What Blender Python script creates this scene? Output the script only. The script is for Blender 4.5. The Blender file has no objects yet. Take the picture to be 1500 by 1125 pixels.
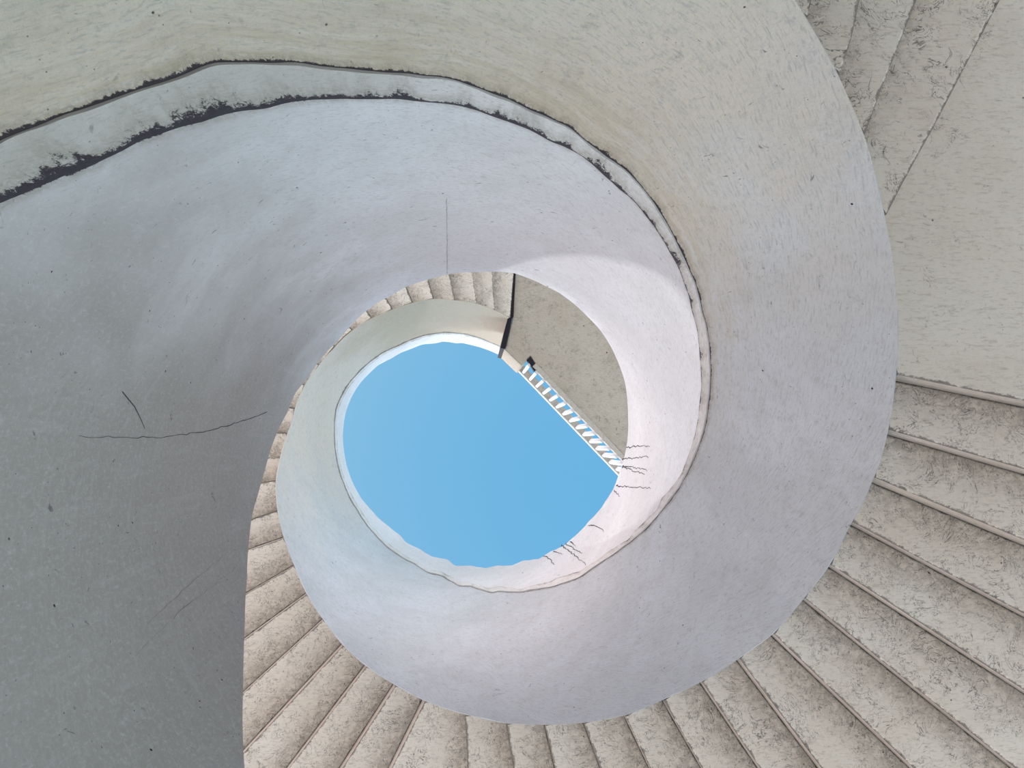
import bpy, bmesh, math, random
from mathutils import Vector, Matrix, noise
random.seed(4)
R = math.radians
SC = bpy.context.scene
COL = SC.collection

# ------------------------------------------------------------------ camera, sky, sun, exposure
ZC = 0.5                                   # camera height above the ground of the well
MR = [[0.99873606, 0.00190681, 0.05022595],
      [0.00190681, 0.99712335, -0.07577191],
      [-0.05022595, 0.07577191, 0.99585941]]   # leans a few degrees off the vertical
cam = bpy.data.cameras.new('camera')
cam.sensor_width = 36.0
cam.lens = 36.0 * 1150.0 / 1500.0
cam.clip_start = 0.05
camo = bpy.data.objects.new('camera', cam)
COL.objects.link(camo)
mr = Matrix(MR)
ax = mr @ Vector((1, 0, 0)); ay = mr @ Vector((0, -1, 0)); az = mr @ Vector((0, 0, -1))
camo.matrix_world = Matrix(((ax.x, ay.x, az.x, 0), (ax.y, ay.y, az.y, 0), (ax.z, ay.z, az.z, ZC), (0, 0, 0, 1)))
SC.camera = camo

SC.view_settings.view_transform = 'Standard'
SC.view_settings.look = 'None'
SC.view_settings.gamma = 1.0
SC.view_settings.use_curve_mapping = False
SC.view_settings.exposure = 0.0

world = bpy.data.worlds.new('sky')
SC.world = world
world.use_nodes = True
wn = world.node_tree; wn.nodes.clear()
def wnode(t, **k):
    n = wn.nodes.new(t)
    for a, b in k.items(): setattr(n, a, b)
    return n
tc = wnode('ShaderNodeTexCoord'); sp = wnode('ShaderNodeSeparateXYZ')
wn.links.new(tc.outputs['Generated'], sp.inputs[0])
ramp = wnode('ShaderNodeValToRGB')
wn.links.new(sp.outputs['Z'], ramp.inputs[0])
el = ramp.color_ramp.elements
el[0].position = 0.0; el[0].color = (0.97, 0.95, 0.93, 1)       # haze at the horizon
el[1].position = 1.0; el[1].color = (0.165, 0.47, 0.76, 1)       # zenith
e = el.new(0.35); e.color = (0.93, 0.93, 0.95, 1)
e = el.new(0.8); e.color = (0.50, 0.68, 0.86, 1)
e = el.new(0.95); e.color = (0.23, 0.52, 0.78, 1)
# gentle drift from paler on one side to deeper on the other
dr = wnode('ShaderNodeVectorMath', operation='DOT_PRODUCT'); dr.inputs[1].default_value = (1.0, 0.25, 0.0)
wn.links.new(tc.outputs['Generated'], dr.inputs[0])
mr2 = wnode('ShaderNodeMapRange'); mr2.inputs['From Min'].default_value = -0.25; mr2.inputs['From Max'].default_value = 0.25
wn.links.new(dr.outputs['Value'], mr2.inputs['Value'])
tint = wnode('ShaderNodeMix', data_type='RGBA'); tint.inputs[6].default_value = (1.35, 1.08, 1.0, 1); tint.inputs[7].default_value = (0.72, 0.92, 1.0, 1)
wn.links.new(mr2.outputs[0], tint.inputs[0])
mul = wnode('ShaderNodeMix', data_type='RGBA', blend_type='MULTIPLY'); mul.inputs[0].default_value = 1.0
wn.links.new(ramp.outputs[0], mul.inputs[6]); wn.links.new(tint.outputs[2], mul.inputs[7])
# the haze low in the sky is brighter than the zenith
gain = wnode('ShaderNodeMapRange'); gain.inputs['From Min'].default_value = 0.7; gain.inputs['From Max'].default_value = 0.0
gain.inputs['To Min'].default_value = 1.0; gain.inputs['To Max'].default_value = 3.1
wn.links.new(sp.outputs['Z'], gain.inputs['Value'])
bg = wnode('ShaderNodeBackground'); wo = wnode('ShaderNodeOutputWorld')
wn.links.new(mul.outputs[2], bg.inputs[0]); wn.links.new(gain.outputs[0], bg.inputs[1]); wn.links.new(bg.outputs[0], wo.inputs[0])

sun = bpy.data.lights.new('sun', 'SUN'); sun.energy = 1.9; sun.angle = R(0.6); sun.color = (1.0, 0.99, 0.97)
suno = bpy.data.objects.new('sun', sun); COL.objects.link(suno)
SUN_AZ, SUN_EL = R(148), R(66)
sd = Vector((math.cos(SUN_EL) * math.cos(SUN_AZ), math.cos(SUN_EL) * math.sin(SUN_AZ), math.sin(SUN_EL)))
suno.rotation_euler = sd.to_track_quat('Z', 'Y').to_euler(); suno.location = sd * 30

# ------------------------------------------------------------------ measured helix of the stair wall (metres above eye level, every 2 degrees)
L0 = [-1.597,-1.558,-1.518,-1.479,-1.439,-1.4,-1.36,-1.321,-1.281,-1.242,-1.202,-1.163,-1.123,-1.084,-1.045,-1.005,-0.966,-0.926,-0.887,-0.847,-0.808,-0.768,-0.729,-0.689,-0.65,-0.61,-0.571,-0.531,-0.492,-0.453,-0.413,-0.374,-0.334,-0.295,-0.255,-0.216,-0.176,-0.137,-0.097,-0.058,-0.018,0.021,0.06,0.1,0.139,0.179,0.218,0.258,0.297,0.337,0.376,0.416,0.455,0.495,0.534,0.574,0.613,0.652,0.692,0.731,0.771,0.81,0.85,0.889,0.929,0.968,1.008,1.047,1.087,1.126,1.165,1.205,1.244,1.284,1.323,1.363,1.402,1.442,1.481,1.521,1.56,1.6,1.639,1.679,1.718,1.757,1.797,1.836,1.876,1.915,1.955,1.994,2.034,2.073,2.113,2.152,2.192,2.231,2.27,2.31,2.349,2.386,2.423,2.465,2.506,2.544,2.581,2.623,2.668,2.712,2.754,2.794,2.833,2.871,2.909,2.943,2.978,3.015,3.052,3.088,3.125,3.16,3.194,3.228,3.261,3.294,3.33,3.369,3.409,3.449,3.492,3.536,3.568,3.592,3.618,3.649,3.686,3.722,3.755,3.78,3.805,3.829,3.87,3.911,3.952,3.989,4.023,4.058,4.092,4.126,4.159,4.194,4.221,4.241,4.261,4.281,4.321,4.358,4.394,4.431,4.469,4.507,4.545,4.582,4.617,4.652,4.688,4.728,4.774,4.819,4.864,4.909,4.953,4.997,5.041,5.083,5.135,5.187,5.24,5.292,5.338,5.385,5.432,5.48,5.534,5.589,5.643,5.703,5.769,5.835,5.901,5.957,6.011,6.065,6.119,6.182,6.246,6.31,6.373,6.419,6.465,6.511,6.556,6.606,6.657,6.707,6.761,6.822,6.883,6.937,7.02,7.113,7.206,7.301,7.396,7.492,7.583,7.668,7.753,7.799,7.825,7.852,7.882,7.916,7.95,7.985,8.03,8.076,8.122,8.152,8.168,8.186,8.204,8.204,8.204,8.203,8.205,8.212,8.219,8.226,8.25,8.286,8.315,8.345,8.377,8.396,8.414,8.433,8.451,8.473,8.496,8.52,8.541,8.593,8.663,8.733,8.803,8.865,8.925,8.985,9.044,9.11,9.2,9.29,9.38,9.468,9.555,9.641,9.728]
L1 = [0.43,0.457,0.484,0.512,0.539,0.566,0.593,0.62,0.647,0.675,0.702,0.729,0.756,0.783,0.81,0.838,0.865,0.892,0.919,0.946,0.973,1.0,1.028,1.055,1.082,1.109,1.136,1.163,1.191,1.218,1.245,1.272,1.299,1.326,1.354,1.381,1.408,1.435,1.462,1.489,1.517,1.544,1.571,1.598,1.625,1.652,1.679,1.707,1.734,1.761,1.788,1.815,1.848,1.881,1.912,1.941,1.967,1.996,2.027,2.055,2.072,2.083,2.095,2.118,2.152,2.188,2.224,2.259,2.296,2.335,2.373,2.404,2.432,2.459,2.48,2.5,2.519,2.537,2.556,2.576,2.61,2.643,2.676,2.705,2.734,2.763,2.786,2.809,2.83,2.865,2.904,2.944,2.971,2.997,3.024,3.047,3.088,3.129,3.17,3.217,3.267,3.316,3.365,3.415,3.464,3.51,3.555,3.602,3.657,3.71,3.765,3.811,3.854,3.898,3.948,4.002,4.056,4.109,4.161,4.214,4.267,4.317,4.367,4.416,4.474,4.533,4.593,4.651,4.709,4.766,4.824,4.883,4.955,5.023,5.093,5.157,5.219,5.281,5.343,5.409,5.486,5.563,5.639,5.703,5.768,5.831,5.898,5.949,5.987,6.024,6.062,6.102,6.175,6.247,6.319,6.386,6.461,6.539,6.615,6.701,6.75,6.818,6.924,7.006,7.105,7.19,7.205,7.313,7.437,7.535,7.684,7.739,7.754,7.848,8.019,8.131,8.314,8.38,8.396,8.412,8.476,8.586,8.679,8.767,8.785,8.806,8.845,8.881,8.917,8.955,8.98,9.04,9.093,9.143,9.206,9.236,9.265,9.327,9.374,9.425,9.48,9.501,9.526,9.564,9.595,9.63,9.661,9.681,9.695,9.708,9.723,9.735,9.752,9.767,9.762,9.766,9.767,9.768,9.774,9.749,9.726,9.703,9.681,9.704,9.728,9.753,9.777,9.802,9.835,9.867,9.9,9.933,9.959,9.991,10.021,10.051,10.083,10.108,10.157,10.219,10.273,10.336,10.383,10.406,10.428,10.45,10.471,10.493,10.522,10.583,10.635,10.688,10.748,10.78,10.878,10.967,11.053,11.142,11.221,11.335,11.449,11.563,11.684,11.809,11.933,12.049,12.137,12.228,12.319]
L2 = [0.491,0.521,0.551,0.581,0.611,0.64,0.67,0.7,0.73,0.76,0.79,0.82,0.85,0.88,0.91,0.94,0.97,0.999,1.029,1.059,1.089,1.119,1.149,1.179,1.209,1.239,1.269,1.299,1.328,1.358,1.388,1.418,1.448,1.478,1.508,1.538,1.568,1.598,1.628,1.657,1.687,1.717,1.747,1.777,1.807,1.837,1.867,1.897,1.927,1.965,2.01,2.056,2.098,2.138,2.166,2.19,2.213,2.238,2.268,2.3,2.331,2.351,2.376,2.407,2.436,2.457,2.478,2.502,2.528,2.554,2.578,2.601,2.625,2.644,2.662,2.68,2.699,2.72,2.74,2.761,2.787,2.813,2.839,2.863,2.886,2.912,2.947,2.981,3.001,3.02,3.046,3.081,3.117,3.153,3.188,3.222,3.254,3.288,3.325,3.361,3.403,3.446,3.489,3.53,3.57,3.619,3.676,3.734,3.789,3.843,3.897,3.948,4.0,4.051,4.103,4.155,4.207,4.258,4.309,4.36,4.411,4.462,4.51,4.558,4.606,4.656,4.709,4.761,4.814,4.844,4.933,5.018,5.096,5.213,5.233,5.262,5.354,5.423,5.494,5.583,5.602,5.626,5.75,5.826,5.922,5.978,6.027,6.079,6.131,6.183,6.218,6.316,6.391,6.487,6.573,6.589,6.654,6.718,6.781,6.848,6.881,6.906,7.068,7.165,7.303,7.395,7.409,7.442,7.589,7.689,7.795,7.931,7.953,8.031,8.192,8.308,8.447,8.574,8.592,8.609,8.658,8.768,8.86,8.938,8.956,8.976,9.02,9.061,9.103,9.147,9.175,9.233,9.286,9.337,9.399,9.434,9.459,9.514,9.557,9.601,9.652,9.674,9.696,9.727,9.753,9.781,9.809,9.83,9.84,9.85,9.861,9.869,9.883,9.899,9.892,9.894,9.895,9.893,9.901,9.876,9.853,9.83,9.808,9.828,9.848,9.868,9.888,9.912,9.956,9.998,10.039,10.083,10.11,10.136,10.16,10.185,10.211,10.234,10.287,10.343,10.394,10.455,10.494,10.517,10.54,10.563,10.586,10.609,10.641,10.7,10.752,10.804,10.861,10.894,11.001,11.092,11.181,11.262,11.354,11.477,11.6,11.723,11.849,11.977,12.105,12.222,12.325,12.428,12.533]
L3 = [1.844,1.95,2.056,2.162,2.268,2.375,2.481,2.587,2.699,2.817,2.938,3.064,3.189,3.308,3.427,3.545,3.658,3.764,3.871,3.98,4.08,4.169,4.259,4.35,4.436,4.522,4.607,4.705,4.809,4.904,4.987,5.073,5.145,5.208,5.271,5.333,5.395,5.457,5.521,5.585,5.645,5.663,5.686,5.708,5.769,5.831,5.892,5.911,5.922,5.935,5.946,5.965,5.986,6.007,6.011,5.991,5.972,5.951,5.923,5.896,5.868,5.855,5.838,5.823,5.803,5.808,5.791,5.754,5.729,5.697,5.696,5.686,5.675,5.665,5.648,5.628,5.608,5.584,5.584,5.58,5.576,5.571,5.548,5.525,5.503,5.488,5.472,5.467,5.486,5.503,5.522,5.544,5.566,5.579,5.59,5.601,5.629,5.656,5.682,5.713,5.744,5.775,5.796,5.818,5.839,5.874,5.911,5.948,5.987,6.03,6.072,6.113,6.154,6.194,6.235,6.291,6.347,6.403,6.455,6.505,6.555,6.595,6.629,6.664,6.7,6.736,6.774,6.813,6.851,6.889,6.926,6.959,6.98,7.002,7.027,7.079,7.129,7.18,7.203,7.263,7.32,7.381,7.438,7.449,7.483,7.518,7.55,7.59,7.603,7.617,7.712,7.773,7.871,7.89,7.901,7.919,8.06,8.151,8.298,8.322,8.333,8.346,8.445,8.534,8.659,8.682,8.695,8.712,8.829,8.91,9.03,9.072,9.086,9.1,9.121,9.333,9.562,9.602,9.617,9.632,9.649,9.747,9.831,9.949,9.98,9.996,10.012,10.035,10.158,10.28,10.327,10.344,10.362,10.377,10.358,10.352,10.331,10.346,10.364,10.358,10.342,10.333,10.314,10.33,10.343,10.351,10.362,10.369,10.386,10.399,10.407,10.417,10.424,10.44,10.444,10.442,10.443,10.439,10.454,10.465,10.466,10.472,10.472,10.489,10.507,10.525,10.543,10.561,10.579,10.598,10.632,10.661,10.697,10.719,10.738,10.766,10.861,10.927,11.017,11.04,11.06,11.092,11.157,11.211,11.262,11.283,11.304,11.372,11.49,11.603,11.679,11.701,11.724,11.862,11.988,12.153,12.218,12.244,12.369,12.488,12.608,12.713,12.814,12.927,13.041,13.15,13.259,13.369,13.47]
LINES = [[[1.04,-1.325],[1.055,-1.385]],[[1.199,-1.21],[1.242,-1.323],[1.279,-1.465]],[[1.348,-1.063],[1.418,-1.233],[1.49,-1.392],[1.558,-1.553]],[[1.522,-0.841],[1.611,-0.995],[1.715,-1.164],[1.876,-1.448],[2.008,-1.683]],[[1.746,-0.277],[2.285,-0.171]],[[1.775,-0.052],[2.36,0.115]],[[1.753,0.15],[2.43,0.428]],[[1.731,0.363],[2.517,0.779]],[[1.661,0.564],[2.568,1.149]],[[1.58,0.737],[2.582,1.544]],[[1.466,0.928],[2.139,1.572]],[[1.336,1.078],[1.742,1.617]],[[1.178,1.222],[1.474,1.66]],[[1.006,1.349],[1.207,1.701]],[[0.814,1.446],[0.95,1.729]],[[0.616,1.533],[0.708,1.779]],[[0.413,1.588],[0.47,1.828]],[[0.202,1.626],[0.245,1.877]],[[-0.038,1.63],[-0.021,1.946]],[[-0.297,1.609],[-0.502,2.015]],[[-0.499,1.566],[-0.836,2.083]],[[-0.715,1.496],[-1.216,2.149]],[[-0.903,1.403],[-1.55,2.097]],[[-1.083,1.276],[-1.631,1.776]],[[-1.252,1.131],[-1.682,1.444]],[[-1.397,0.953],[-1.748,1.156]],[[-1.529,0.761],[-1.795,0.852]],[[-1.629,0.557],[-1.819,0.623]],[[-1.713,0.323],[-2.702,0.474]],[[-1.751,0.121],[-2.75,0.173]],[[-1.784,-0.101],[-2.782,-0.158]],[[-1.962,-0.39],[-2.942,-0.586]],[[-1.888,-0.66],[-2.832,-0.99]],[[-1.778,-0.916],[-2.667,-1.375]],[[-1.633,-1.155],[-2.449,-1.733]],[[-1.256,-1.183],[-1.984,-1.869]],[[-1.067,-1.323],[-1.111,-1.381]],[[-0.865,-1.439],[-0.925,-1.543]],[[-0.653,-1.521],[-0.706,-1.648]],[[-0.43,-1.586],[-0.483,-1.761]],[[-0.204,-1.622],[-0.259,-1.888]],[[0.045,-1.632],[-0.004,-1.98]],[[0.262,-1.619],[0.237,-2.072]],[[0.467,-1.576],[0.51,-2.105]]]
LPHI = [-51.85,-45.27,-38.26,-28.92,-9.03,-1.67,4.89,11.85,18.76,25.02,32.32,38.91,46.04,53.28,60.63,68.11,75.42,82.93,91.34,100.46,107.69,115.54,122.78,130.33,137.9,145.69,153.54,161.14,169.31,176.04,183.25,191.26,199.26,207.27,215.28,223.29,231.12,238.99,246.76,254.83,262.82,271.57,279.18,286.49]
SLAB = {"jo":[0.517,-2.131],"ji":[0.49,-1.605],"jb":[0.394,-1.195],"b1":[0.618,-0.979],"n1":[0.679,-1.048],"n2":[0.731,-1.101],"n3":[0.825,-0.953],"e":[1.891,0.132],"P0":[0.687,-1.031],"P1":[1.881,0.218]}
CRACK_PTS = [[[0.0285, 6.747], [0.0142, 6.243], [0.0134, 5.831]], [[0.1018, 6.901], [0.0897, 6.353], [0.0753, 5.863]], [[0.1511, 6.856], [0.1465, 6.446], [0.1528, 5.856]], [[0.1556, 6.851], [0.1681, 6.287], [0.1737, 5.905]], [[0.2839, 6.934], [0.2653, 6.28], [0.2463, 5.653]], [[0.3185, 6.958], [0.3449, 6.636]], [[0.6106, 7.308], [0.5867, 6.937], [0.5844, 6.586]], [[0.7846, 7.518], [0.778, 7.12]], [[0.8199, 7.626], [0.8011, 7.147], [0.7846, 6.68]], [[0.849, 7.731], [0.8296, 6.939], [0.8165, 6.275]], [[0.9209, 7.748], [0.8829, 7.324]], [[1.0041, 7.887], [0.9759, 7.506], [0.9748, 7.203]]]
SEAM_PTS = [[[-1.721, 5.577], [-1.6956, 4.608], [-1.678, 3.832]]]
LONG_PTS = [[[-2.9879, 5.09], [-3.0605, 4.397], [-3.0939, 3.968], [-3.1168, 3.571], [-3.1221, 3.059], [-3.1211, 2.654]], [[-3.5641, 4.262], [-3.5674, 3.911], [-3.5914, 3.49], [-3.6164, 3.227], [-3.6497, 2.883]], [[-3.6224, 4.087], [-3.6474, 3.469], [-3.6682, 3.084], [-3.7023, 2.693]], [[-2.9937, 3.025], [-3.0326, 3.15], [-3.0936, 3.278]]]

LO, HI, DS = -250.0, 286.0, 2.0
R0 = 1.7
ROUT = 3.35
def plan(a): return R0 * (1 + 0.04 * math.cos(2 * a))
def gauss(d, c, s): return math.exp(-((d - c) / s) ** 2)
def f_low(a):
    d = math.degrees(a)
    return 1 - .02 * gauss(d, 155, 26) + .02 * gauss(d, 205, 24) if d > 90 else 1.0
def f_up(a):
    d = math.degrees(a)
    t = min(max((d - 10) / 170, 0), 1); t = t * t * (3 - 2 * t); t2 = min(max((d - 180) / 106, 0), 1)
    f = .75 + .20 * t + .02 * t2
    if d > 90: f *= 1 - .03 * gauss(d, 145, 28) + .03 * gauss(d, 203, 24)
    return f
def look(T, a):
    x = (math.degrees(a) - LO) / DS
    x = min(max(x, 0), len(T) - 1.0001); i = int(x); f = x - i
    p0 = T[max(i - 1, 0)]; p1 = T[i]; p2 = T[i + 1]; p3 = T[min(i + 2, len(T) - 1)]
    return p1 + .5 * f * (p2 - p0 + f * (2 * p0 - 5 * p1 + 4 * p2 - p3 + f * (3 * (p1 - p2) + p3 - p0)))
def P(a, r, z): return Vector((r * math.cos(a), r * math.sin(a), z + ZC))

# ------------------------------------------------------------------ helpers
def link(o):
    COL.objects.link(o); return o
def tag(o, label=None, cat=None, group=None, kind=None):
    if label: o['label'] = label
    if cat: o['category'] = cat
    if group: o['group'] = group
    if kind: o['kind'] = kind
    return o
def empty(name, loc=(0, 0, 0)):
    o = bpy.data.objects.new(name, None); o.location = loc; o.empty_display_size = .2
    return link(o)
def mesh_obj(name, verts, faces, mats, parent=None, uvs=None, smooth=False, midx=None):
    me = bpy.data.meshes.new(name)
    me.from_pydata([tuple(v) for v in verts], [], faces)
    for m in (mats if isinstance(mats, (list, tuple)) else [mats]): me.materials.append(m)
    if uvs:
        l = me.uv_layers.new(name='UVMap')
        for p in me.polygons:
            for li in p.loop_indices:
                vi = me.loops[li].vertex_index
                l.data[li].uv = uvs[vi]
    if midx:
        for p, m in zip(me.polygons, midx): p.material_index = m
    if smooth:
        for p in me.polygons: p.use_smooth = True
    me.update()
    o = link(bpy.data.objects.new(name, me))
    if parent:
        o.parent = parent
        o.matrix_parent_inverse = Matrix.Translation(-parent.location)
    return o
class MB:
    def __init__(s): s.v = []; s.f = []; s.uv = []; s.m = []
    def add(s, p, uv=(0, 9)): s.v.append(Vector(p)); s.uv.append(uv); return len(s.v) - 1
    def face(s, *i, m=0): s.f.append(tuple(i)); s.m.append(m)
    def box(s, c, ux, uy, uz, m=0):
        k = [s.add(c + ux * a + uy * b + uz * d) for a in (-.5, .5) for b in (-.5, .5) for d in (-.5, .5)]
        for q in ((0, 1, 3, 2), (4, 6, 7, 5), (0, 4, 5, 1), (2, 3, 7, 6), (0, 2, 6, 4), (1, 5, 7, 3)): s.face(*[k[j] for j in q], m=m)
    def obj(s, name, mats, parent=None, smooth=False):
        return mesh_obj(name, s.v, s.f, mats, parent, s.uv, smooth, s.m)

# ------------------------------------------------------------------ materials
def lin(c):
    return tuple(((x / 255 + .055) / 1.055) ** 2.4 if x > 10 else x / 255 / 12.92 for x in c) + (1,)
class NT:
    def __init__(s, name):
        s.m = bpy.data.materials.new(name); s.m.use_nodes = True; s.t = s.m.node_tree; s.t.nodes.clear()
        s.out = s.n('ShaderNodeOutputMaterial'); s.b = s.n('ShaderNodeBsdfPrincipled'); s.t.links.new(s.b.outputs[0], s.out.inputs[0])
        s.tc = s.n('ShaderNodeTexCoord')
    def n(s, t, **k):
        x = s.t.nodes.new(t)
        for a, b in k.items(): setattr(x, a, b)
        return x
    def l(s, a, b): s.t.links.new(a, b)
    def set(s, sock, v):
        if hasattr(v, 'links') or hasattr(v, 'is_linked'): s.l(v, sock)
        else: sock.default_value = v
    def math(s, op, a, b=None, c=None, clamp=False):
        x = s.n('ShaderNodeMath', operation=op, use_clamp=clamp)
        s.set(x.inputs[0], a)
        if b is not None: s.set(x.inputs[1], b)
        if c is not None: s.set(x.inputs[2], c)
        return x.outputs[0]
    def mapping(s, vec, scale=(1, 1, 1), rot=(0, 0, 0), loc=(0, 0, 0)):
        x = s.n('ShaderNodeMapping'); s.l(vec, x.inputs[0])
        x.inputs['Scale'].default_value = scale; x.inputs['Rotation'].default_value = rot; x.inputs['Location'].default_value = loc
        return x.outputs[0]
    def noise(s, vec, scale, detail=4, rough=.55, dist=0):
        x = s.n('ShaderNodeTexNoise'); s.l(vec, x.inputs['Vector']); x.inputs['Scale'].default_value = scale
        x.inputs['Detail'].default_value = detail; x.inputs['Roughness'].default_value = rough; x.inputs['Distortion'].default_value = dist
        return x.outputs['Fac'], x.outputs['Color']
    def vor(s, vec, scale, feature='F1'):
        x = s.n('ShaderNodeTexVoronoi', feature=feature); s.l(vec, x.inputs['Vector']); x.inputs['Scale'].default_value = scale
        return x
    def step(s, v, lo, hi, a=0., b=1.):
        x = s.n('ShaderNodeMapRange', interpolation_type='SMOOTHSTEP'); s.set(x.inputs[0], v)
        s.set(x.inputs[1], lo); s.set(x.inputs[2], hi); x.inputs[3].default_value = a; x.inputs[4].default_value = b
        return x.outputs[0]
    def mix(s, f, a, b, mode='MIX'):
        x = s.n('ShaderNodeMix', data_type='RGBA', blend_type=mode); s.set(x.inputs[0], f); s.set(x.inputs[6], a); s.set(x.inputs[7], b)
        return x.outputs[2]
    def warp(s, vec, scale, amt):
        _, c = s.noise(vec, scale, 3)
        a = s.n('ShaderNodeVectorMath', operation='SUBTRACT'); s.l(c, a.inputs[0]); a.inputs[1].default_value = (.5, .5, .5)
        b = s.n('ShaderNodeVectorMath', operation='SCALE'); s.l(a.outputs[0], b.inputs[0]); b.inputs['Scale'].default_value = amt
        d = s.n('ShaderNodeVectorMath', operation='ADD'); s.l(vec, d.inputs[0]); s.l(b.outputs[0], d.inputs[1])
        return d.outputs[0]

def concrete(name, c1, c2, c3, streak=.5, cracks=.0, crack_scale=7, crack_lo=.5, specks=.5, grime=None, blot=1.0, bump=.35, pitscale=14, drift=()):
    """c1 main, c2 darker patches, c3 paler patches; grime: 'band' (foot of L1), 'rail' (above L2), 'step' (beside the riser), 'edge'"""
    k = NT(name); ob = k.tc.outputs['Object']; uv = k.tc.outputs['UV']
    n1, _ = k.noise(k.warp(ob, 1.3, .5), 1.5 * blot, 5, .6)
    n2, _ = k.noise(ob, 5.0, 6, .65)
    col = k.mix(k.step(n1, .35, .7), c1, c3)
    col = k.mix(k.math('MULTIPLY', k.step(n2, .45, .75), .35), col, c2)
    dk = tuple(x * .72 for x in c2[:3]) + (1,)
    # colour drift along the wall: (U from, U to, colour, amount)
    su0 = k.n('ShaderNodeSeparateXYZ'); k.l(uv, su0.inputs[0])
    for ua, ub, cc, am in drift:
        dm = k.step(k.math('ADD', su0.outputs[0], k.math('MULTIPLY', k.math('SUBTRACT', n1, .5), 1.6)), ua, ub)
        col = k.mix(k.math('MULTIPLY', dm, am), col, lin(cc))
    # trowel streaks, along and across the band
    s1, _ = k.noise(k.mapping(uv, (1.2, 14, 1), (0, 0, .12)), 1.6, 6, .7, .4)
    s2, _ = k.noise(k.mapping(uv, (9, 1.1, 1), (0, 0, -.25)), 1.3, 6, .7, .6)
    col = k.mix(k.math('MULTIPLY', k.step(s1, .5, .8), streak * .4), col, c2)
    col = k.mix(k.math('MULTIPLY', k.step(s2, .5, .8), streak * .22), col, c3)
    # fine grain
    g, _ = k.noise(ob, 48, 5, .75)
    col = k.mix(k.math('MULTIPLY', k.step(g, .5, .72), .42), col, c2)
    gb, _ = k.noise(k.mapping(uv if streak > 0 else ob, (22, 95, 60), (0, 0, .1)), 1.0, 4, .75, .5)
    gc, _ = k.noise(k.mapping(uv if streak > 0 else ob, (70, 26, 40), (0, 0, -.5)), 1.0, 4, .75, .5)
    col = k.mix(k.math('MULTIPLY', k.step(gb, .5, .66), .5), col, dk)
    col = k.mix(k.math('MULTIPLY', k.step(gc, .52, .68), .16), col, c3)
    gd, _ = k.noise(ob, 14, 6, .8)
    col = k.mix(k.math('MULTIPLY', k.step(gd, .52, .7), .35 if grime != 'step' else .15), col, dk)
    # short dark scratches
    dark = lin((58, 54, 62))
    sa, _ = k.noise(k.mapping(k.warp(ob, 3, .25), (4, 40, 22), (.3, .5, .8)), 1.3, 3, .7)
    sb, _ = k.noise(ob, 2.3, 3, .6)
    sc = k.math('MULTIPLY', k.step(sa, .66, .72), k.step(sb, .46, .58))
    col = k.mix(k.math('MULTIPLY', sc, .5 * specks), col, dark)
    sa2, _ = k.noise(k.mapping(k.warp(ob, 3, .3), (34, 5, 14), (.9, .2, .3)), 1.1, 3, .7)
    sc2 = k.math('MULTIPLY', k.step(sa2, .66, .73), k.step(sb, .6, .42))
    col = k.mix(k.math('MULTIPLY', sc2, .45 * specks), col, dark)
    # pits
    v = k.vor(ob, pitscale); vr = k.n('ShaderNodeSeparateColor'); k.l(v.outputs['Color'], vr.inputs[0])
    pit = k.math('MULTIPLY', k.step(v.outputs['Distance'], .085, .05), k.step(vr.outputs[0], .86, .9))
    v2 = k.vor(ob, pitscale * 3.3); vr2 = k.n('ShaderNodeSeparateColor'); k.l(v2.outputs['Color'], vr2.inputs[0])
    pit2 = k.math('MULTIPLY', k.step(v2.outputs['Distance'], .14, .08), k.step(vr2.outputs[0], .9, .93))
    pp = k.math('MAXIMUM', k.math('MULTIPLY', pit, .75), k.math('MULTIPLY', pit2, .55))
    col = k.mix(k.math('MULTIPLY', pp, specks), col, lin((40, 38, 52)))
    h = k.math('ADD', k.math('ADD', k.math('MULTIPLY', n2, .6), k.math('MULTIPLY', g, .3)), k.math('ADD', k.math('MULTIPLY', gd, .3), k.math('MULTIPLY', gb, .12)))
    h = k.math('SUBTRACT', h, k.math('MULTIPLY', pp, .3))
    su = k.n('ShaderNodeSeparateXYZ'); k.l(uv, su.inputs[0]); U = su.outputs[0]; V = su.outputs[1]
    if cracks:
        w = k.warp(k.warp(ob, 2.2, .5), 14, .09)
        ra_, _ = k.noise(w, crack_scale, 5, .62); rb_, _ = k.noise(w, crack_scale * 2.6, 4, .65)
        r1_ = k.math('ABSOLUTE', k.math('SUBTRACT', ra_, .5)); r2_ = k.math('ABSOLUTE', k.math('SUBTRACT', rb_, .49))
        mk, _ = k.noise(ob, 7, 4, .7)
        mlo = crack_lo
        if grime == 'step':          # hairline cracks crowd beside the riser, they thin out over the tread
            near = k.step(U, .22, .0)
            m1 = k.step(k.math('ADD', mk, k.math('MULTIPLY', near, .16)), mlo, mlo + .1)
        else: m1 = k.step(mk, mlo, mlo + .1)
        ln = k.math('MAXIMUM', k.math('MULTIPLY', k.step(r1_, .0075, .001), .9), k.math('MULTIPLY', k.step(r2_, .012, .003), .75))
        ln = k.math('MULTIPLY', ln, m1)
        col = k.mix(k.math('MULTIPLY', ln, cracks), col, dark)
        h = k.math('SUBTRACT', h, k.math('MULTIPLY', ln, .3))
    if grime == 'step':
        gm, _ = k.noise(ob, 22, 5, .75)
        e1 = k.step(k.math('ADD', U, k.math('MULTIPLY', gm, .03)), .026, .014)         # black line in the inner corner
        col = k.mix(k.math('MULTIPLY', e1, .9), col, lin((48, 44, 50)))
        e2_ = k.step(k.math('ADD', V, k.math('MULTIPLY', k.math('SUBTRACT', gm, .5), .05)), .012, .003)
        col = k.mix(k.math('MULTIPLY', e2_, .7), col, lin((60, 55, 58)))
        mo = k.math('MULTIPLY', k.step(U, .19, .0), k.step(gm, .34, .62))               # lichen freckles along it
        col = k.mix(k.math('MULTIPLY', mo, .42), col, lin((112, 104, 96)))
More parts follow.
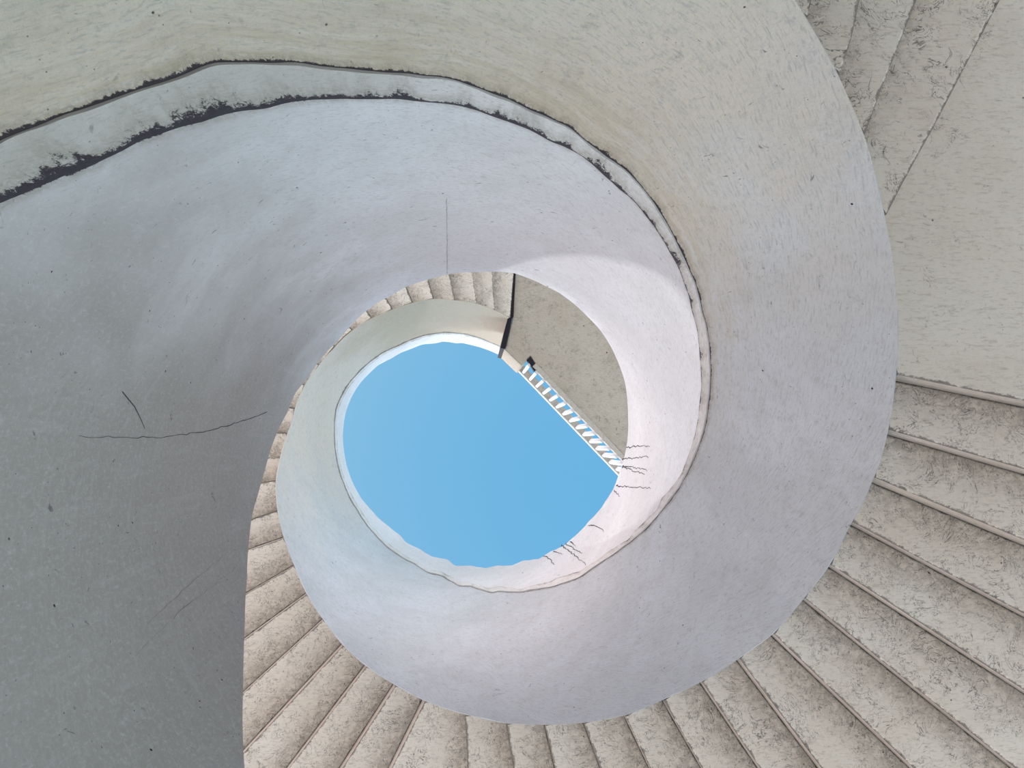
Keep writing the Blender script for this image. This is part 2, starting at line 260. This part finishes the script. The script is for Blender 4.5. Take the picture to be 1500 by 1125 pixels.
        big, _ = k.noise(ob, 40, 3, .8)
        dots = k.math('MULTIPLY', k.step(U, .11, .02), k.step(big, .66, .7))
        col = k.mix(dots, col, lin((38, 34, 48)))
    if grime in ('band', 'ledge', 'rail'):
        # V = metres away from the groove; U = arc metres.  damp dirt and moss sit in the groove
        lo, _ = k.noise(k.mapping(uv, (1.9, 0, 1)), 1.0, 3, .6)
        mid, _ = k.noise(k.mapping(uv, (7.5, 1.5, 1)), 1.0, 3, .6)
        hi, _ = k.noise(k.mapping(uv, (34, 22, 1)), 1.0, 6, .85, .6)
        hf, _ = k.noise(k.mapping(uv, (90, 60, 1)), 1.0, 4, .8)
        base_w, blob_w, thin = {'band': (.006, .03, .5), 'ledge': (.036, .16, .45), 'rail': (.014, .022, .6)}[grime]
        amt = k.step(U, .2, -4.2, thin, 1.0)
        amt = k.math('MAXIMUM', amt, k.step(U, 3.0, 5.5, 0., 1.7 if grime != 'ledge' else .5))
        bl = k.math('MULTIPLY', k.step(lo, .3, .68), k.step(mid, .36, .66))
        wd = k.math('MULTIPLY', k.math('ADD', k.math('MULTIPLY', bl, blob_w), base_w), amt)
        wv = k.math('MULTIPLY', wd, k.math('ADD', k.math('MULTIPLY', k.step(hi, .3, .7), 1.1), .35))
        rel = k.math('DIVIDE', V, k.math('ADD', wv, .001))
        tear = k.step(k.math('ADD', k.math('MULTIPLY', hf, .6), k.math('MULTIPLY', k.step(rel, 1.0, .2), .25)), .26, .36)
        mask = k.math('MULTIPLY', k.step(rel, 1.05, .75), tear)
        if grime == 'band':          # yellowish algae film spreading down from the groove on the lower turn
            al = k.math('MULTIPLY', k.step(V, .55, .0), k.step(U, 1.2, -2.4))
            al = k.math('MULTIPLY', al, k.step(s1, .3, .65))
            col = k.mix(k.math('MULTIPLY', al, .55), col, lin((180, 166, 138)))
        halo = k.math('MULTIPLY', k.step(k.math('DIVIDE', V, k.math('ADD', wd, .012)), 2.4, .6), k.step(hi, .3, .6))
        col = k.mix(k.math('MULTIPLY', halo, .5), col, lin((132, 122, 104)))
        col = k.mix(k.math('MULTIPLY', mask, .93), col, lin((44, 39, 52)))
    k.l(col, k.b.inputs['Base Color']); k.b.inputs['Roughness'].default_value = .93
    k.b.inputs['Specular IOR Level'].default_value = .25
    bp = k.n('ShaderNodeBump'); bp.inputs['Strength'].default_value = bump; bp.inputs['Distance'].default_value = .02
    k.l(h, bp.inputs['Height']); k.l(bp.outputs[0], k.b.inputs['Normal'])
    return k.m
def plain(name, c, rough=.8, var=.15, scale=20):
    k = NT(name); n, _ = k.noise(k.tc.outputs['Object'], scale, 4)
    d = tuple(x * (1 - var) for x in c[:3]) + (1,)
    k.l(k.mix(k.step(n, .4, .65), c, d), k.b.inputs['Base Color']); k.b.inputs['Roughness'].default_value = rough
    return k.m
M_BAND = concrete('band_plaster', lin((188, 195, 203)), lin((172, 177, 181)), lin((198, 206, 216)), streak=.9, cracks=.0, specks=1.3, grime='band', bump=.5, drift=((-.3, -2.0, (216, 205, 190), .8), (4.0, 5.4, (208, 197, 184), .8), (6.1, 7.0, (182, 169, 150), .85)))
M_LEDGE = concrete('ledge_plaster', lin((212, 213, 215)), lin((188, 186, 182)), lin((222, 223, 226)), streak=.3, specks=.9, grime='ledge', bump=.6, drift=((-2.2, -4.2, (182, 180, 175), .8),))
M_RAIL = concrete('parapet_plaster', lin((214, 216, 222)), lin((198, 200, 204)), lin((222, 225, 232)), streak=.7, specks=1.4, grime='rail', bump=.35, drift=((-3.2, -5.2, (147, 143, 136), .85),))  # drift greys the low left parapet: weathered tone plus dimmer light painted in
M_SOFF = concrete('soffit_plaster', lin((241,233,223)), lin((222,211,198)), lin((245,240,233)), streak=.0, cracks=.75, crack_scale=6, crack_lo=.44, specks=1.0, grime='step', bump=.4)
M_LAND = concrete('landing_plaster', lin((237,230,220)), lin((222,213,201)), lin((241,236,228)), streak=.0, cracks=.6, crack_scale=4, crack_lo=.55, specks=.9, grime='step', bump=.3)
M_SLAB = concrete('slab_plaster', lin((194,186,174)), lin((168,159,144)), lin((200,193,183)), streak=.0, cracks=.6, crack_scale=7, crack_lo=.5, specks=1.2, bump=.5, pitscale=7)
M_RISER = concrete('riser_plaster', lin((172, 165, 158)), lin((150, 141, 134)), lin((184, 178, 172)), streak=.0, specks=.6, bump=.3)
M_TREAD = plain('tread_concrete', lin((228, 225, 221)), .9)
M_JOINT = plain('joint_and_gap_dark', lin((34, 32, 44)), .9)
M_CRACK = plain('crack_dirt', lin((70, 66, 74)), .95, .3)
M_PALE = plain('pale_scar', lin((176, 174, 168)), .95, .2)
M_SEAM = plain('seam_dirt', lin((178, 179, 186)), .95, .2)
M_WHITE = plain('rail_white', lin((232, 234, 238)), .5, .05)
M_RAILC = plain('rail_concrete', lin((200, 194, 186)), .85, .15, 30)
M_GROUND = concrete('ground_concrete', lin((206, 200, 192)), lin((190, 185, 178)), lin((214, 209, 203)), streak=0, specks=.4, bump=.2)

# ------------------------------------------------------------------ ground
mb = MB(); ring = []
c = mb.add((0, 0, 0))
rad = [1, 3, 8, 20, 60]
for q in rad: ring.append([mb.add((q * math.cos(2 * math.pi * i / 48), q * math.sin(2 * math.pi * i / 48), 0)) for i in range(48)])
for i in range(48): mb.face(c, ring[0][i], ring[0][(i + 1) % 48])
for a, b in zip(ring, ring[1:]):
    for i in range(48): mb.face(a[i], b[i], b[(i + 1) % 48], a[(i + 1) % 48])
g = mb.obj('floor', M_GROUND); tag(g, 'pale concrete ground at the foot of the stair', kind='structure')

# ------------------------------------------------------------------ added ring wall out of view, there to cut low side light
mb = MB(); pr = None; NP = 72
for i in range(NP):
    a = 2 * math.pi * i / NP
    q = [mb.add((r_ * math.cos(a), r_ * math.sin(a), z_), (a * 3.6, z_)) for r_, z_ in ((3.55, 0), (3.55, .95), (3.8, .95), (3.8, 0))]
    if pr:
        for j in range(4): mb.face(pr[j], q[j], q[(j + 1) % 4], pr[(j + 1) % 4])
    else: fr = q
    pr = q
for j in range(4): mb.face(pr[j], fr[j], fr[(j + 1) % 4], pr[(j + 1) % 4])
o = mb.obj('light_block_ring', M_RISER); tag(o, 'added ring wall out of view, cutting low side light into the well', kind='structure')

# ------------------------------------------------------------------ the spiral balustrade wall
wall = empty('stair_wall', (0, 0, 0))
tag(wall, 'tall pale plastered wall spiralling up around the open stairwell', 'wall')
def wob(a, z, s, amp): return (noise.noise(Vector((math.cos(a) * 1.7 * s, math.sin(a) * 1.7 * s, z * s))) ) * amp
STEP = 1.0
N = int((HI - LO) / STEP) + 1
angs = [R(LO + i * STEP) for i in range(N)]
def sect_mesh(name, sect, nin, mats, cap=True, mat_of=None):
    """sect(a) -> closed list of (r, z, v); sweeps it along the helix"""
    mb = MB(); prev = None; arc = 0; pa = None; first = None
    for a in angs:
        s = sect(a); arc = math.radians(math.degrees(a)) * R0
        idx = [mb.add(P(a, r_, z_), (arc, v_)) for r_, z_, v_ in s]
        if prev:
            n = len(idx)
            for j in range(n):
                k2 = (j + 1) % n
                mb.face(prev[j], idx[j], idx[k2], prev[k2], m=(mat_of(j) if mat_of else 0))
        else: first = idx
        prev = idx
    mb.face(*first); mb.face(*reversed(prev))
    o = mb.obj(name, mats, wall)
    me = o.data
    for p in me.polygons: p.use_smooth = len(p.vertices) == 4
    try: me.set_sharp_from_angle(angle=R(35))
    except Exception: pass
    return o
def rr(a): return plan(a)
NV = 12
def s_band(a):
    r0 = rr(a) * f_low(a); r1 = rr(a) * f_up(a); z0 = look(L0, a); z1 = look(L1, a) + wob(a, 3, 9, .012)
    if z0 + ZC < 0.0: z0 = -ZC
    h = math.hypot(r1 - r0, z1 - z0); pts = []
    # rounded lower arris
    for i in range(NV + 1):
        t = i / NV; r_ = r0 + (r1 - r0) * t; z_ = z0 + (z1 - z0) * t
        k = math.sin(math.pi * t)
        r_ += k * (.012 * wob(a, z_, 1.7, 1) * 2)
        if i == 0: r_ += wob(a, 1, 6, .008)
        pts.append((r_, z_, max(h * (1 - t), 0)))
    pts.append((r1 + .16, z1, 9)); pts.append((r0 + .045, z0 + .5, 9)); pts.append((r0 + .004, z0 + .003, 9))
    return pts
def s_ledge(a):
    r1 = rr(a) * f_up(a); z1 = look(L1, a) + wob(a, 3, 9, .012); z2 = look(L2, a) + wob(a, 7, 11, .008)
    z2 = max(z2, z1 + .012); d = min(.03, (z2 - z1) * .4)
    out = []
    for i in range(7):
        t = i / 6; z_ = z1 + .001 + (z2 - z1) * t; out.append((r1 - .018 * math.sin(math.pi * (.08 + .84 * t)) ** .6 + .006 * wob(a, z_, 6, 1), z_, (z2 - z_) + .0))
    return out + [(r1 + .003, z2 + .004, 0), (r1 + .1, z2, 9), (r1 + .1, z1 + .001, 9)]
def s_rail(a):
    r1 = rr(a) * f_up(a); z2 = look(L2, a) + wob(a, 7, 11, .008); z1 = look(L1, a)
    z2 = max(z2, z1 + .012); z3 = look(L3, a); z3 = max(z3, z2 + .2); h = z3 - z2; pts = []
    for i in range(NV + 1):
        t = i / NV; z_ = z2 + (h - .015) * t
        r_ = r1 + math.sin(math.pi * t) * .02 * wob(a, z_, 1.5, 1) + .003
        pts.append((r_, z_, h * t))
    pts.append((r1 + .012, z3, 9)); pts.append((r1 + .145, z3, 9)); pts.append((r1 + .16, z3 - .015, 9)); pts.append((r1 + .16, z1 + .002, 9)); pts.append((r1 + .1, z1 + .002, 9)); pts.append((r1 + .1, z2, 9))
    return pts
sect_mesh('lower_band', s_band, 0, M_BAND)
sect_mesh('ledge', s_ledge, 0, M_LEDGE)
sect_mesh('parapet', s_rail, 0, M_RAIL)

# fine cracks and one construction seam on the inner face of the parapet
def crack(name, pts, w, mat, jit=.01, taper=True):
    mb = MB(); prev = None; fine = []
    for (a0, z0), (a1, z1) in zip(pts, pts[1:]):
        n = max(2, int(math.hypot((a1 - a0) * 1.4, z1 - z0) / .05))
        fine += [(a0 + (a1 - a0) * i / n, z0 + (z1 - z0) * i / n) for i in range(n)]
    fine.append(tuple(pts[-1])); M = len(fine) - 1
    for i, (a, z) in enumerate(fine):
        p, q_ = fine[max(i - 1, 0)], fine[min(i + 1, M)]
        da, dz = q_[0] - p[0], q_[1] - p[1]; L = math.hypot(da * 1.4, dz); na, nz = -dz / L, da * 1.4 / L
        k = random.uniform(-jit, jit); a += na * k / 1.4; z += nz * k; t = i / M
        z2, z3 = look(L2, a), look(L3, a); z2 = max(z2, look(L1, a) + .012); tt = min(max((z - z2) / max(z3 - z2 - .015, .1), 0), 1)
        r_ = plan(a) * f_up(a) + math.sin(math.pi * tt) * .02 * wob(a, z, 1.5, 1) + .003 - .0015
        ww = w * ((1 - t) * .7 + .3 if taper else 1) / 2 * random.uniform(.6, 1.3)
        q = [mb.add(P(a + s_ * na * ww / 1.4, r_ + o_, z + s_ * nz * ww)) for s_ in (-1, 1) for o_ in (0, .006)]
        if prev:
            mb.face(prev[0], prev[2], q[2], q[0]); mb.face(prev[1], q[1], q[3], prev[3]); mb.face(prev[0], q[0], q[1], prev[1]); mb.face(prev[2], prev[3], q[3], q[2])
        else: mb.face(q[0], q[1], q[3], q[2])
        prev = q
    mb.face(prev[0], prev[2], prev[3], prev[1])
    return mb.obj(name, mat, wall)
for c_ in CRACK_PTS: crack('crack', c_, .011, M_CRACK, .008)
for c_ in SEAM_PTS: crack('seam', c_, .005, M_SEAM, .002, False)
for i_, c_ in enumerate(LONG_PTS): crack('scratch', c_, .004, M_PALE if i_ in (1, 2) else M_CRACK, .005, True)


# ------------------------------------------------------------------ steps, seen from below
def line_fn(pts):
    """polyline in plan -> angle at a given radius"""
    pts = [Vector(p) for p in pts]
    a, b = pts[0], pts[1]; d = (a - b).normalized(); pts = [a + d * .5] + pts if a.length > .9 else pts
    a, b = pts[-2], pts[-1]; d = (b - a).normalized(); pts = pts + [b + d * 3.0]
    sam = []
    for p, q in zip(pts, pts[1:]):
        for i in range(16):
            v = p.lerp(q, i / 16); sam.append((v.length, math.atan2(v.y, v.x)))
    # keep the outward-going stretch
    m = min(range(len(sam)), key=lambda i: sam[i][0]); sam = sam[m:]
    out = [sam[0]]
    for r_, a_ in sam[1:]:
        while a_ - out[-1][1] > math.pi: a_ -= 2 * math.pi
        while a_ - out[-1][1] < -math.pi: a_ += 2 * math.pi
        if r_ > out[-1][0]: out.append((r_, a_))
    def f(r_, ref):
        if r_ <= out[0][0]: v = out[0][1]
        else:
            v = out[-1][1]
            for (ra, aa), (rb, ab) in zip(out, out[1:]):
                if ra <= r_ <= rb: v = aa + (ab - aa) * (r_ - ra) / (rb - ra); break
        return v + 2 * math.pi * round((ref - v) / (2 * math.pi))
    return f
FN = [line_fn(l) for l in LINES]
LP = [R(x) for x in LPHI]
def make_step(name, fa, fb, pa, pb, z, zn, zprev, parent, mat, ns=8, nt=14, thick=.34, seed=0):
    """soffit between line a and line b at height z; the face on line b climbs to zn"""
    mb = MB(); B = []; wmid = (pb - pa) * 2.0
    SS = [0, .025, .07, .14, .25, .4, .55, .7, .85, .96, 1.0] if ns == 8 else [0, .008, .02, .04, .07, .12, .2, .3, .4, .5, .6, .7, .8, .9, .97, .99, 1.0]
    ns = len(SS) - 1
    for i in range(ns + 1):
        s = SS[i]; row = []
        for j in range(nt + 1):
            t = j / nt
            ra = plan(pa) * f_low(pa) * (1 - t) + ROUT * t; rb = plan(pb) * f_low(pb) * (1 - t) + ROUT * t
            aa = fa(ra, pa); ab = fb(rb, pb); a = aa + (ab - aa) * s
            r_ = (plan(a) * f_low(a) + .012) * (1 - t) + ROUT * t
            dist = s * (ab - aa) * r_
            w = (ab - aa) * r_
            zz = z + .004 * noise.noise(Vector((a * 9, r_ * 5, z * 3)))
            # hollow the soffit a little: the plaster is coved into the inner corner and rounded off at the nosing
            zz += .02 * math.exp(-dist / .07)
            rem = w - dist
            if i == ns: zz += .003
            row.append(mb.add(P(a, r_, zz), (dist, max(rem, 0))))
        B.append(row)
    # put the second and last-but-one row close to the arrises
    for i in range(ns):
        for j in range(nt): mb.face(B[i][j], B[i][j + 1], B[i + 1][j + 1], B[i + 1][j])
    top = []
    for i in (0, ns):
        top.append([mb.add(Vector((mb.v[q].x, mb.v[q].y, z + thick + ZC))) for q in B[i]])
    for j in range(nt):
        mb.face(top[0][j], top[1][j], top[1][j + 1], top[0][j + 1], m=1)
        mb.face(B[0][j], top[0][j], top[0][j + 1], B[0][j + 1], m=2)
        mb.face(B[ns][j], B[ns][j + 1], top[1][j + 1], top[1][j], m=2)
    for j in (0, nt):
        loop = [B[i][j] for i in range(ns + 1)] + [top[1][j], top[0][j]]
        if j == 0: loop.reverse()
        mb.face(*loop, m=2)
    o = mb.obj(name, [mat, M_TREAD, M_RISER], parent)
    return o
def zs(a): return look(L0, a)
low = empty('stair_flight'); tag(low, 'short flight of concrete steps seen from below, top right corner, ending at the wide landing', 'stairs', 'stair flights')
dl = R(7.2)
PRE = 24
for k in range(-PRE, 0):
    pa = LP[0] + dl * k; pb = LP[0] + dl * (k + 1)
    off_a = pa - LP[0]; off_b = pb - LP[0]
    fa = (lambda off: (lambda r_, ref: FN[0](r_, ref - off) + off))(off_a); fb = (lambda off: (lambda r_, ref: FN[0](r_, ref - off) + off))(off_b)
    make_step('step', fa, fb, pa, pb, zs(pb), zs(pb) + .14, None, low, M_SOFF)
for k in range(0, 3): make_step('step', FN[k], FN[k + 1], LP[k], LP[k + 1], zs(LP[k + 1]), 0, 0, low, M_SOFF)
land = empty('stair_landing'); tag(land, 'wide smooth underside of the stair landing at the right edge', 'landing')
make_step('landing_slab', FN[3], FN[4], LP[3], LP[4], zs(LP[4]), 0, 0, land, M_LAND, ns=16, nt=14)
up = empty('stair_flight'); tag(up, 'long fan of steps seen from below, winding from lower right up to the dark joint', 'stairs', 'stair flights')
for k in range(4, 43): make_step('step', FN[k], FN[k + 1], LP[k], LP[k + 1], zs(LP[k + 1]), 0, 0, up, M_SOFF)

# ------------------------------------------------------------------ top landing slab with its straight edge across the well
ZS = 9.85
S2 = {k: Vector((v[0], v[1], 0)) for k, v in SLAB.items()}
slab = empty('top_landing'); tag(slab, 'rough beige roof slab closing one side of the round opening, straight edge towards the sky', 'slab')
jd = (S2['jo'] - S2['ji']).normalized()
jo2 = S2['ji'] + jd * 2.0
ed = (S2['e'] - S2['n3']).normalized()
e2 = S2['e'] + ed * 1.9
poly = [S2['ji'], S2['jb'], S2['b1'], S2['n1'], S2['n2'], S2['n3'], S2['e'], e2]
poly = [p + Vector((.02, 0, 0)) if i < 2 else p for i, p in enumerate(poly)]
aE = math.atan2(e2.y, e2.x); aJ = math.atan2(jo2.y, jo2.x)
for i in range(1, 16):
    a = aE + (aJ - aE) * i / 16; rr_ = e2.length + (jo2.length - e2.length) * i / 16
    poly.append(Vector((rr_ * math.cos(a), rr_ * math.sin(a), 0)))
poly.append(jo2 + Vector((.02, 0, 0)))
def prism(name, poly, z0, z1, mat, parent, bev=.008):
    bm = bmesh.new()
    vs = [bm.verts.new((p.x, p.y, z0 + ZC)) for p in poly]
    f = bm.faces.new(vs)
    r = bmesh.ops.extrude_face_region(bm, geom=[f])
    bmesh.ops.translate(bm, verts=[v for v in r['geom'] if isinstance(v, bmesh.types.BMVert)], vec=(0, 0, z1 - z0))
    bmesh.ops.recalc_face_normals(bm, faces=bm.faces)
    if bev: bmesh.ops.bevel(bm, geom=list(bm.edges), offset=bev, segments=2, affect='EDGES')
    uvl = bm.loops.layers.uv.new('UVMap')
    for f in bm.faces:
        for l in f.loops: l[uvl].uv = (9, 9)
    me = bpy.data.meshes.new(name); bm.to_mesh(me); bm.free(); me.materials.append(mat)
    o = link(bpy.data.objects.new(name, me)); o.parent = parent
    return o
prism('slab', poly, ZS, ZS + .24, M_SLAB, slab)
# dark filled joint between the last step, the wall end and the slab
def ribbon(name, pts, w, z0, z1, mat, parent):
    L = []; Rr = []
    for i, p in enumerate(pts):
        d = (pts[min(i + 1, len(pts) - 1)] - pts[max(i - 1, 0)]).normalized(); n = Vector((-d.y, d.x, 0))
        k = random.uniform(.8, 1.2); L.append(p + n * w * k / 2); Rr.append(p - n * w * k / 2)
    return prism(name, L + list(reversed(Rr)), z0, z1, mat, parent, 0)
jp = [jo2] + [jo2.lerp(S2['ji'], t) for t in (.3, .5, .7, .8, .9, 1)]
ribbon('expansion_joint', jp, .05, ZS - .035, ZS + .1, M_JOINT, slab)
jq = [(S2['ji'].lerp(S2['jb'], t) + Vector((-.014, 0, 0))) for t in (0, .3, .6, .85, 1)]
ribbon('expansion_joint', jq, .06, ZS - .03, ZS + 1.1, M_JOINT, slab)
nx = (S2['n1'] - S2['n2']) * .85
vd = [S2['n2'] + nx, S2['n2'], S2['n3'], S2['n3'] + nx]
prism('dark_recess_fill', vd, ZS - .012, ZS + .1, M_JOINT, slab, .002)  # solid dark block fills the slab notch so it reads as a recess
# upstand at the slab's free corner
un = (S2['b1'] - S2['jb']).normalized(); nn = Vector((-un.y, un.x, 0))
if nn.dot(-S2['jb']) < 0: nn = -nn
blk = [S2['jb'], S2['b1'], S2['b1'] - nn * .1, S2['jb'] - nn * .1]
prism('upstand', blk, ZS - .01, ZS + 1.05, M_SLAB, slab)

# ------------------------------------------------------------------ railing along the straight edge
ra = empty('landing_railing'); tag(ra, 'white baluster railing along the straight edge of the roof slab against the sky', 'railing')
p0, p1 = S2['P0'], S2['P1']; u = (p1 - p0).normalized(); n = Vector((-u.y, u.x, 0))
if n.dot(-p0) < 0: n = -n
LEN = (p1 - p0).length + 1.2
def rbox(name, s0, s1, n0, n1, z0, z1, mat, bev=.004):
    q = [p0 + u * s0 + n * n0, p0 + u * s1 + n * n0, p0 + u * s1 + n * n1, p0 + u * s0 + n * n1]
    return prism(name, q, z0, z1, mat, ra, bev)
rbox('kerb', .09, LEN, -.068, -.008, ZS - .02, ZS + .12, M_RAILC)
rbox('dark_gap_strip', .75, LEN, -.16, -.07, ZS + .01, ZS + .1, M_JOINT, .002)  # dark strip added to darken the gap between slab and kerb
rbox('handrail', -.02, LEN, -.055, .035, ZS + 1.02, ZS + 1.09, M_RAILC)
rbox('handrail_lit_edge', -.02, LEN, .035, .05, ZS + 1.0, ZS + 1.1, M_WHITE, .002)  # white strip paints in the sunlit outer face of the handrail
k = 0; s = .03
SP = .133
while s < LEN:
    if k == 0: b0 = rbox('baluster', s, s + .035, -.03, .03, ZS - .01, ZS + 1.02, M_WHITE, .003)
    else:
        b = b0.copy(); b.location = u * (SP * k); link(b)
    k += 1; s += SP
